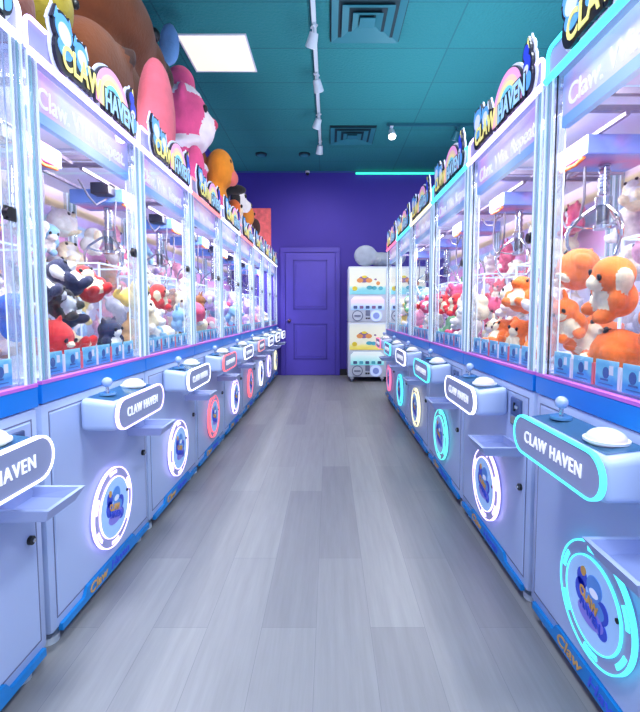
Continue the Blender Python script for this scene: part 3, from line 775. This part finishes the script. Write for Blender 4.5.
# ceiling fittings
M_panel = mat('light_panel_glow', (.3, .3, .28), .5, emit=rgb(255, 249, 226), es=1.0)
def ceiling_panel(x, y, label):
    t = empty('ceiling_light', (x, y, ZC))
    bm = B(); box(bm, -.285, .285, -.285, .285, -.008, -.002); obj('diffuser', bm, M_panel, t)
    bm = B(); band = [(-.30, -.30), (.30, -.30), (.30, .30), (-.30, .30)]
    for a in ((-.30, .30, -.30, -.285), (-.30, .30, .285, .30), (-.30, -.285, -.285, .285), (.285, .30, -.285, .285)): box(bm, a[0], a[1], a[2], a[3], -.012, -.001)
    obj('panel_frame', bm, M_white, t)
    tag(t, label, 'ceiling light')
ceiling_panel(-1.01, 4.32, 'square glowing white light panel in the teal ceiling above pink plush')
for (x, y) in ((-.6, 1.2), (1.3, 1.2), (-.6, -1.0), (1.3, -1.0), (2.2, 4.4)):
    ld = bpy.data.lights.new('troffer_lamp', 'AREA'); ld.size = .6; ld.energy = 58; ld.color = rgb(238, 248, 255)
    lo = bpy.data.objects.new('troffer_lamp', ld); C.objects.link(lo); lo.location = (x, y, ZC-.02)
M_vent = mat('teal_vent_metal', rgb(34, 112, 124), .5)
M_ventdk = mat('vent_slot_dark', rgb(6, 44, 54), .7)
def vent(x, y, label):
    t = empty('ceiling_vent', (x, y, ZC))
    bm = B(); box(bm, -.3, .3, -.3, .3, -.012, -.001); obj('backing', bm, M_ventdk, t)
    for i, h in enumerate((.29, .205, .12)):
        bm = B()
        o_ = [(-h, -h), (h, -h), (h, h), (-h, h)]; q = h-.055
        i_ = [(-q, -q), (q, -q), (q, q), (-q, q)]
        zt, zb = -.014-.002*i, -.030-.004*i
        A = [bm.verts.new((x_, y_, zb)) for x_, y_ in o_]; Bv = [bm.verts.new((x_, y_, zt)) for x_, y_ in i_]
        A2 = [bm.verts.new((x_, y_, zb+.004)) for x_, y_ in o_]
        for j in range(4):
            bm.faces.new((A[j], A[(j+1) % 4], Bv[(j+1) % 4], Bv[j])); bm.faces.new((A[j], A2[j], A2[(j+1) % 4], A[(j+1) % 4]))
        obj('louver', bm, M_vent, t)
    bm = B(); box(bm, -.062, .062, -.062, .062, -.040, -.034); obj('louver', bm, M_vent, t)
    tag(t, label, 'ceiling vent', 'square ceiling vents')
vent(.31, 3.82, 'stepped square teal ceiling vent nearest the camera, right of the white track')
vent(.31, 6.22, 'stepped square teal ceiling vent farther back, near the purple wall')
M_track = mat('track_white', rgb(206, 214, 222), .4)
def spot(x, y, yaw, label, group, lit=0, m=M_track):
    t = empty('track_spotlight', (x, y, ZC-.04), yaw)
    bm = B(); box(bm, -.02, .02, -.03, .03, -.012, -.001); cyl(bm, (0, 0, -.04), .008, .06, seg=10); obj('mount', bm, m, t, True)
    bm = B(); M = Matrix.Translation((0, .03, -.10)) @ Rx(.6)
    bmesh.ops.create_cone(bm, cap_ends=True, segments=18, radius1=.05, radius2=.036, depth=.11, matrix=M); obj('lamp_head', bm, m, t, True)
    bm = B(); bmesh.ops.create_cone(bm, cap_ends=True, segments=18, radius1=.04, radius2=.04, depth=.004, matrix=Matrix.Translation((0, .03, -.10)) @ Rx(.6) @ Matrix.Translation((0, 0, -.057)))
    ld = bpy.data.lights.new('spot_and_fill', 'SPOT'); ld.energy = 70 if lit else 40; ld.spot_size = 2.2; ld.spot_blend = .8; ld.shadow_soft_size = .06; ld.color = rgb(255, 246, 235)  # heads with unlit lenses also cast light, added for the back wall
    lo = bpy.data.objects.new('spot_and_fill', ld); C.objects.link(lo); lo.parent = t; lo.location = (0, .08, -.17); lo.rotation_euler = (.6, 0, 0)
    obj('lens', bm, mat('lit_lens', (1, 1, 1), .4, emit=rgb(255, 244, 220), es=14) if lit else M_white, t)
    tag(t, label, 'spotlight', group)
bm = B(); box(bm, -.14, -.105, 1.2, 6.55, ZC-.035, ZC-.001); tag(obj('lighting_track', bm, M_track), 'long white lighting track running down the middle of the teal ceiling', 'lighting track')
for i, y in enumerate((3.85, 4.6, 5.5, 6.35)):
    spot(-.122, y, [.5, -.4, .6, .2][i], '%s white spotlight from the camera on the long white ceiling track' % ordn[i], 'spotlights on the white track')
M_tealt = mat('track_teal', rgb(30, 96, 110), .5)
bm = B(); box(bm, .74, 2.6, 5.84, 5.87, ZC-.035, ZC-.001); tag(obj('lighting_track', bm, M_tealt), 'teal cross track on ceiling over the right row', 'lighting track')
spot(.79, 5.855, PI, 'lit spotlight glowing warm white at the end of the teal cross track', 'spotlights on the teal track', 1, M_white)
spot(1.62, 5.855, .3, 'unlit teal spotlight on the cross track above right row signs', 'spotlights on the teal track', 0, M_tealt)
for x, y, w in ((-1.02, 6.95, 'left'), (-.37, 6.95, 'right')):
    bm = B(); cyl(bm, (x, y, ZC-.012), .085, .022, seg=24); cyl(bm, (x, y, ZC-.026), .06, .012, seg=24, mi=1)
    tag(obj('ceiling_speaker', bm, [M_ventdk, M_vent], None, True), 'small round dark ceiling speaker, %s one of the pair by purple wall' % w, 'ceiling speaker', 'round ceiling speakers')
t = empty('security_camera', (-.36, YB-.06, ZC-.03))
bm = B(); cyl(bm, (0, 0, 0), .035, .03, seg=16); obj('base', bm, M_white, t, True)
bm = B(); ell(bm, (0, 0, -.025), .03, 14); obj('dome', bm, M_black, t, True)
tag(t, 'tiny white dome camera where the purple wall meets the ceiling', 'camera')
bm = B(); tube(bm, [(.45, YB-.04, ZC-.045), (3.2, YB-.04, ZC-.045)], .018, 8)
tag(obj('light_strip', bm, mat('green_glow', rgb(60, 250, 190), .4, emit=rgb(60, 250, 190), es=1.6)), 'glowing mint green strip light along top of purple back wall', 'strip light')

# ------------------------------------------------------------------ capsule vending machines
M_gwhite = mat('capsule_body_white', rgb(214, 220, 236), .35)
M_gline = mat('capsule_grey', rgb(120, 128, 160), .4)
M_poster = ramp_mat('capsule_poster', 2, [(0, rgb(246, 226, 90)), (.16, rgb(250, 236, 140)), (.26, rgb(244, 242, 218)), (.8, rgb(240, 240, 222)), (1, rgb(228, 232, 226))], .4, .18, .12, 6)
M_poster2 = ramp_mat('capsule_poster_aqua', 2, [(0, rgb(130, 214, 226)), (.22, rgb(150, 222, 230)), (.34, rgb(244, 242, 222)), (1, rgb(232, 236, 226))], .4, .18, .14, 6)
M_insp = ramp_mat('capsule_display', 2, [(0, rgb(160, 200, 240)), (.3, rgb(200, 220, 250)), (.7, rgb(240, 214, 244)), (1, rgb(250, 240, 246))], .4, .3, .1, 8)
M_insp2 = ramp_mat('capsule_display_mint', 2, [(0, rgb(130, 220, 226)), (.4, rgb(190, 240, 240)), (1, rgb(244, 252, 250))], .4, .3, .1, 8)
M_glowd = mat('capsule_outlet', rgb(190, 206, 250), .3, emit=rgb(190, 206, 250), es=.5)
M_purp = mat('logo_mauve', rgb(150, 110, 160), .5); M_aq = mat('logo_aqua', rgb(90, 190, 210), .5); M_yl = mat('logo_yellow', rgb(246, 220, 60), .5); M_or = mat('logo_orange', rgb(240, 160, 90), .5)
def capsule(x0, z0, w, h, mint, label, first):
    y = 7.02; t = empty('capsule_machine', (x0+w/2, y, z0))
    a = w/2
    bm = B(); box(bm, -a, a, 0, .5, 0, h, 0, .012); obj('housing', bm, M_gwhite, t, True)
    bm = B(); box(bm, -a+.02, a-.02, -.006, .002, h*.50, h-.03); pb = obj('poster', bm, M_poster if mint else M_poster2, t)
    bm = B()
    for (px, pz, rx, rz, mi) in ((-.06, .66, .085, .05, 0), (-.12, .645, .05, .035, 3), (.02, .645, .05, .035, 3), (-.05, .70, .04, .02, 2), (.16, .60, .03, .03, 3), (-.2, .52, .04, .035, 2), (.03, .535, .05, .03, 1), (.1, .53, .04, .03, 1), (.2, .525, .035, .03, 3 if mint else 1), (.12, .66, .02, .014, 0)):
        prism_xz(bm, arc(px*w/.6, pz*h/.86, rx*w/.6, 0, 2*PI*.95, 19, rz), -.0085-.0006*mi, -.0065, mi)
    obj('poster_shapes', bm, [M_purp, M_aq, M_yl, M_or], pb)
    bm = B(); hw = a-.04; zc0, zc1 = h*.22, h*.46
    prism_xz(bm, [(-hw, zc0), (hw, zc0), (hw, zc1-.05), (hw-.05, zc1), (-hw+.05, zc1), (-hw, zc1-.05)], -.008, .002); dp = obj('display_window', bm, M_insp2 if mint else M_insp, t)
    for i in range(5):
        bm = B(); px = (-.19 + .095*i)*w/.6; pz = h*.265
        box(bm, px-.03, px+.03, -.012, -.0085, pz-.02, pz+.026, 0, .006, 1)
        obj('capsule_picture', bm, (M_aq if mint else M_purp) if i % 2 else M_coin, dp)
    zk = h*.115
    bm = B(); xk = -a*.52
    band_xz(bm, arc(xk, zk, .085, 0, 2*PI*(31/32), 31), arc(xk, zk, .072, 0, 2*PI*(31/32), 31), -.014, 0, 1)
    prism_xz(bm, arc(xk, zk, .070, 0, 2*PI*(31/32), 31), -.012, 0, 0); box(bm, xk-.05, xk+.05, -.03, -.012, zk-.012, zk+.012, 1, .004, 1)
    obj('turning_crank', bm, [M_gwhite, M_gline], t)
    bm = B(); xo = a*.45; prism_xz(bm, arc(xo, zk, .088, 0, 2*PI*(31/32), 31), -.014, 0); prism_xz(bm, arc(xo, zk, .05, 0, 2*PI*(31/32), 31), -.018, -.0142, 1); obj('capsule_outlet', bm, [M_glowd, mat('outlet_inner', rgb(150, 170, 236), .4)], t)
    bm = B(); box(bm, -.03, .04, -.012, 0, zk+.0, zk+.085, 0, .004, 1); box(bm, -.028, .0, -.012, 0, zk-.05, zk-.028, 1); box(bm, .008, .036, -.012, 0, zk-.05, zk-.028, 1)
    obj('coin_plate', bm, [M_gline, M_black], t)
    if first:
        for sx in (-1, 1):
            for yy in (.06, .44):
                bm = B(); cyl(bm, (sx*(a-.06), yy, -.045), .034, .03, 'x', 14, 1); box(bm, sx*(a-.06)-.03, sx*(a-.06)+.03, yy-.03, yy+.03, -.03, .0, 0)
                obj('caster', bm, [M_gwhite, M_gline], t)
    tag(t, label, 'capsule machine', 'capsule vending machines by the back wall')
capsule(.30, .08, .60, .86, True, 'white capsule vending machine at the bottom of the stack beside the purple door', True)
capsule(.30, .943, .60, .86, False, 'white capsule vending machine on top of the stack beside the purple door', False)
capsule(.91, .08, .60, .86, True, 'bottom capsule machine of the right-hand stack, half hidden by the right row', True)
capsule(.91, .943, .60, .86, False, 'top capsule machine of the right-hand stack, under the grey plush ear', False)
me = fuse([((.05, 0, .09), (.22, .14, .11), 0), ((-.20, -.03, .14), (.19, .08, .17), 0), ((.30, -.02, .14), (.15, .07, .16), 0), ((0, -.14, .04), (.06, .12, .05), 0)], .02)
o = bpy.data.objects.new('plush_elephant', me); C.objects.link(o); o.location = (.78, 7.25, 1.825)
o.material_slots[0].link = 'OBJECT'; o.material_slots[0].material = plush_mat('elephant', rgb(166, 176, 196)); tag(o, 'big grey plush with round ears lying on top of the capsule machines', 'plush toy')

# ------------------------------------------------------------------ big plush on top of the left row
ZT = 1.886
def big(name, prims, mats, loc, rz, label, sc=1.0, vox=.03, eyes=(), er=.03, extra=None):
    me = fuse(prims, vox)
    o = bpy.data.objects.new(name, me); C.objects.link(o); o.location = loc; o.rotation_euler = (0, 0, rz); o.scale = sc if hasattr(sc, '__len__') else (sc,)*3
    for i, m in enumerate(mats):
        o.material_slots[i].link = 'OBJECT'; o.material_slots[i].material = m
    for p in eyes:
        e = bpy.data.objects.new('eye', EYE); C.objects.link(e); e.parent = o; e.location = p[:3]; e.scale = (er, er, er*1.2)
    tag(o, label, 'plush toy')
    return o
M_capy = plush_mat('capybara_brown', rgb(116, 56, 15)); M_capyd = plush_mat('capybara_dark', rgb(64, 32, 20))
big('plush_capybara', [((0, .05, .45), (.28, .52, .46), 0), ((0, 0, 1.05), (.29, .56, .28), 0), ((0, -.42, 1.0), (.25, .25, .25), 0), ((-.08, -.60, .98), (.17, .12, .19), 1), ((-.28, .62, .42), (.13, .30, .2), 0), ((.17, .5, .3), (.1, .3, .2), 0), ((.2, .38, 1.3), (.07, .05, .08), 1), ((-.2, .38, 1.3), (.07, .05, .08), 1), ((-.40, .52, .54), (.035, .045, .045), 1)],
    [M_capy, M_capyd], (-1.435, 2.97, ZT), PI, 'giant brown plush capybara lying on top of the left row', eyes=((-.15, .47, 1.0), (.15, .47, 1.0), (-.20, -.36, 1.17)), er=.04)
big('plush_bear_maroon', [((0, 0, .2), (.2, .19, .22), 0), ((0, -.02, .46), (.17, .17, .16), 0), ((.13, 0, .6), (.06, .04, .06), 0), ((-.13, 0, .6), (.06, .04, .06), 0)], [plush_mat('maroon_brown', rgb(122, 58, 40))], (-1.16, 1.52, ZT), PI*.6, 'dark reddish brown plush behind the nearest full sign of left row', eyes=((.07, -.17, .5), (-.07, -.17, .5)), er=.018)
big('plush_bird', [((0, 0, .16), (.12, .11, .17), 0), ((0, -.02, .42), (.11, .11, .14), 0)], [plush_mat('olive_yellow', rgb(170, 150, 36))], (-1.15, 1.87, ZT), PI*.5, 'olive yellow plush peeking up behind the cut-out heads of a sign', eyes=((.05, -.12, .46), (-.05, -.12, .46)), er=.016, vox=.02)
p = big('plush_peach', [((0, 0, .36), (.105, .15, .36), 0)], [plush_mat('peach_pink', rgb(246, 112, 130))], (-1.03, 2.78, ZT), 0, 'long pink oval plush in front of the brown capybara', vox=.02)
big('plush_rabbit_blue', [((0, 0, .4), (.13, .09, .4), 0), ((.02, 0, .92), (.13, .09, .2), 0), ((.1, 0, 1.16), (.10, .06, .16), 0), ((.24, 0, 1.36), (.085, .06, .17), 0)], [plush_mat('powder_blue', rgb(110, 156, 214))], (-1.52, 3.77, ZT), 0, 'powder blue plush ear beside the capybara nose and ceiling light', vox=.025)
M_pk = plush_mat('bear_pink', rgb(236, 84, 142)); M_pk2 = plush_mat('bear_white', rgb(240, 226, 238)); M_pkn = plush_mat('bear_nose', rgb(200, 50, 96))
big('plush_bear_pink', [((0, 0, .32), (.22, .22, .36), 0), ((0, -.02, .87), (.22, .22, .23), 0), ((0, -.18, .79), (.13, .12, .15), 1), ((0, .02, 1.13), (.14, .14, .14), 0), ((0, .0, 1.035), (.185, .18, .045), 1), ((0, -.02, .63), (.2, .2, .055), 1), ((.1, -.1, .655), (.08, .1, .04), 1), ((-.1, -.1, .655), (.08, .1, .04), 1),
    ((.16, -.2, .14), (.1, .18, .12), 0), ((-.16, -.2, .14), (.1, .18, .12), 0), ((.23, -.08, .42), (.07, .09, .17), 0), ((-.23, -.08, .42), (.07, .09, .17), 0), ((0, -.07, .46), (.2, .17, .04), 1), ((0, -.285, .84), (.055, .045, .05), 2), ((.2, .02, 1.0), (.06, .04, .08), 0), ((-.2, .02, 1.0), (.06, .04, .08), 0)],
    [M_pk, M_pk2, M_pkn], (-1.33, 4.24, ZT), PI*.62, 'large pink plush bear with hat and white muzzle sitting on left row', (.95, .95, 1.10), vox=.025, eyes=((-.12, -.19, .95), (.12, -.19, .95)), er=.028)
M_og = plush_mat('amber_orange', rgb(240, 146, 36)); M_ogd = plush_mat('amber_brown', rgb(150, 92, 50))
big('plush_bear_amber', [((0, 0, .26), (.2, .19, .28), 0), ((0, -.08, .62), (.18, .18, .19), 0), ((.12, .14, .66), (.14, .08, .16), 1), ((0, -.24, .55), (.09, .07, .07), 2)], [M_og, M_ogd, plush_mat('amber_pink', rgb(240, 120, 110))], (-1.24, 4.95, ZT), PI*.6, 'amber orange plush bear next to the big pink bear', (.85, .85, 1.16), vox=.02, eyes=((-.1, -.2, .7), (.1, -.2, .7)), er=.018)
big('plush_crow', [((0, 0, .14), (.12, .12, .15), 0), ((0, 0, .36), (.12, .11, .10), 0), ((0, -.17, .45), (.09, .15, .04), 0), ((0, -.10, .25), (.07, .06, .07), 1)], [plush_mat('coal', rgb(24, 22, 30)), M_og], (-1.28, 5.38, ZT), PI*.6, 'black plush with orange front next to the amber bear', (1, 1, 1.45), vox=.02)
big('plush_orange_doll', [((0, 0, .12), (.10, .10, .13), 0), ((0, -.02, .33), (.1, .1, .1), 0), ((0, -.10, .32), (.06, .04, .05), 1)], [plush_mat('doll_orange', rgb(232, 110, 50)), plush_mat('doll_cream', rgb(246, 220, 190))], (-1.2, 5.68, ZT), PI*.6, 'small orange doll plush between the black plush and white dog', (1, 1, 1.4), vox=.02, eyes=((.05, -.11, .37), (-.05, -.11, .37)), er=.014)
big('plush_white_dog', [((0, 0, .22), (.15, .15, .24), 0), ((0, -.05, .55), (.15, .16, .16), 0), ((.14, 0, .54), (.04, .07, .12), 1), ((-.14, 0, .54), (.04, .07, .12), 1), ((0, -.2, .5), (.08, .08, .07), 0), ((0, -.28, .52), (.03, .03, .025), 1)], [plush_mat('dog_white', rgb(232, 228, 234)), plush_mat('dog_black', rgb(30, 28, 34))], (-1.27, 6.08, ZT), PI*.62, 'white plush dog with black ears on the left row', (.85, .85, 1.2), vox=.02, eyes=((-.08, -.18, .62), (.08, -.18, .62)), er=.02)
big('plush_tiger', [((0, 0, .18), (.13, .13, .2), 0), ((0, -.04, .46), (.12, .12, .13), 0), ((.1, 0, .58), (.05, .04, .05), 0), ((-.1, 0, .58), (.05, .04, .05), 0)], [plush_mat('tiger_orange', rgb(226, 134, 44))], (-1.2, 6.5, ZT), PI*.62, 'orange plush with small round ears before the coral board', (.9, .9, 1.2), vox=.02, eyes=((.05, -.15, .5), (-.05, -.15, .5)), er=.016)
big('plush_red', [((0, 0, .13), (.10, .10, .14), 0), ((0, 0, .34), (.09, .09, .1), 1)], [plush_mat('signal_red', rgb(224, 50, 40)), plush_mat('red_dark', rgb(60, 34, 34))], (-1.12, 6.88, ZT), PI*.62, 'small red plush with dark head near the coral board', (1, 1, 1.4), vox=.02)
bm = B(); box(bm, -1.45, -.925, 7.28, 7.31, ZT, ZT+.86, 0, .004, 1)
tag(obj('picture_board', bm, mat('coral_board', rgb(226, 100, 104), .6, noise=.25, nscale=16)), 'coral red picture board standing at the far end of left row', 'board')

# ------------------------------------------------------------------ world and camera
w = bpy.data.worlds.new('World'); SC.world = w; w.use_nodes = True
bg = w.node_tree.nodes['Background']; bg.inputs[0].default_value = (*rgb(206, 228, 255), 1); bg.inputs[1].default_value = 1.5
cam = bpy.data.cameras.new('Camera'); co = bpy.data.objects.new('Camera', cam); C.objects.link(co); SC.camera = co
cam.sensor_width = 36; cam.sensor_fit = 'AUTO'
F = 450.0; TILT = math.radians(4)
cam.lens = F/712*36
co.location = (0, 0, 1.10); co.rotation_euler = (PI/2 - TILT, 0, 0)
cam.shift_x = -9/712; cam.shift_y = -(44 - F*math.tan(TILT))/712
cam.clip_start = .02
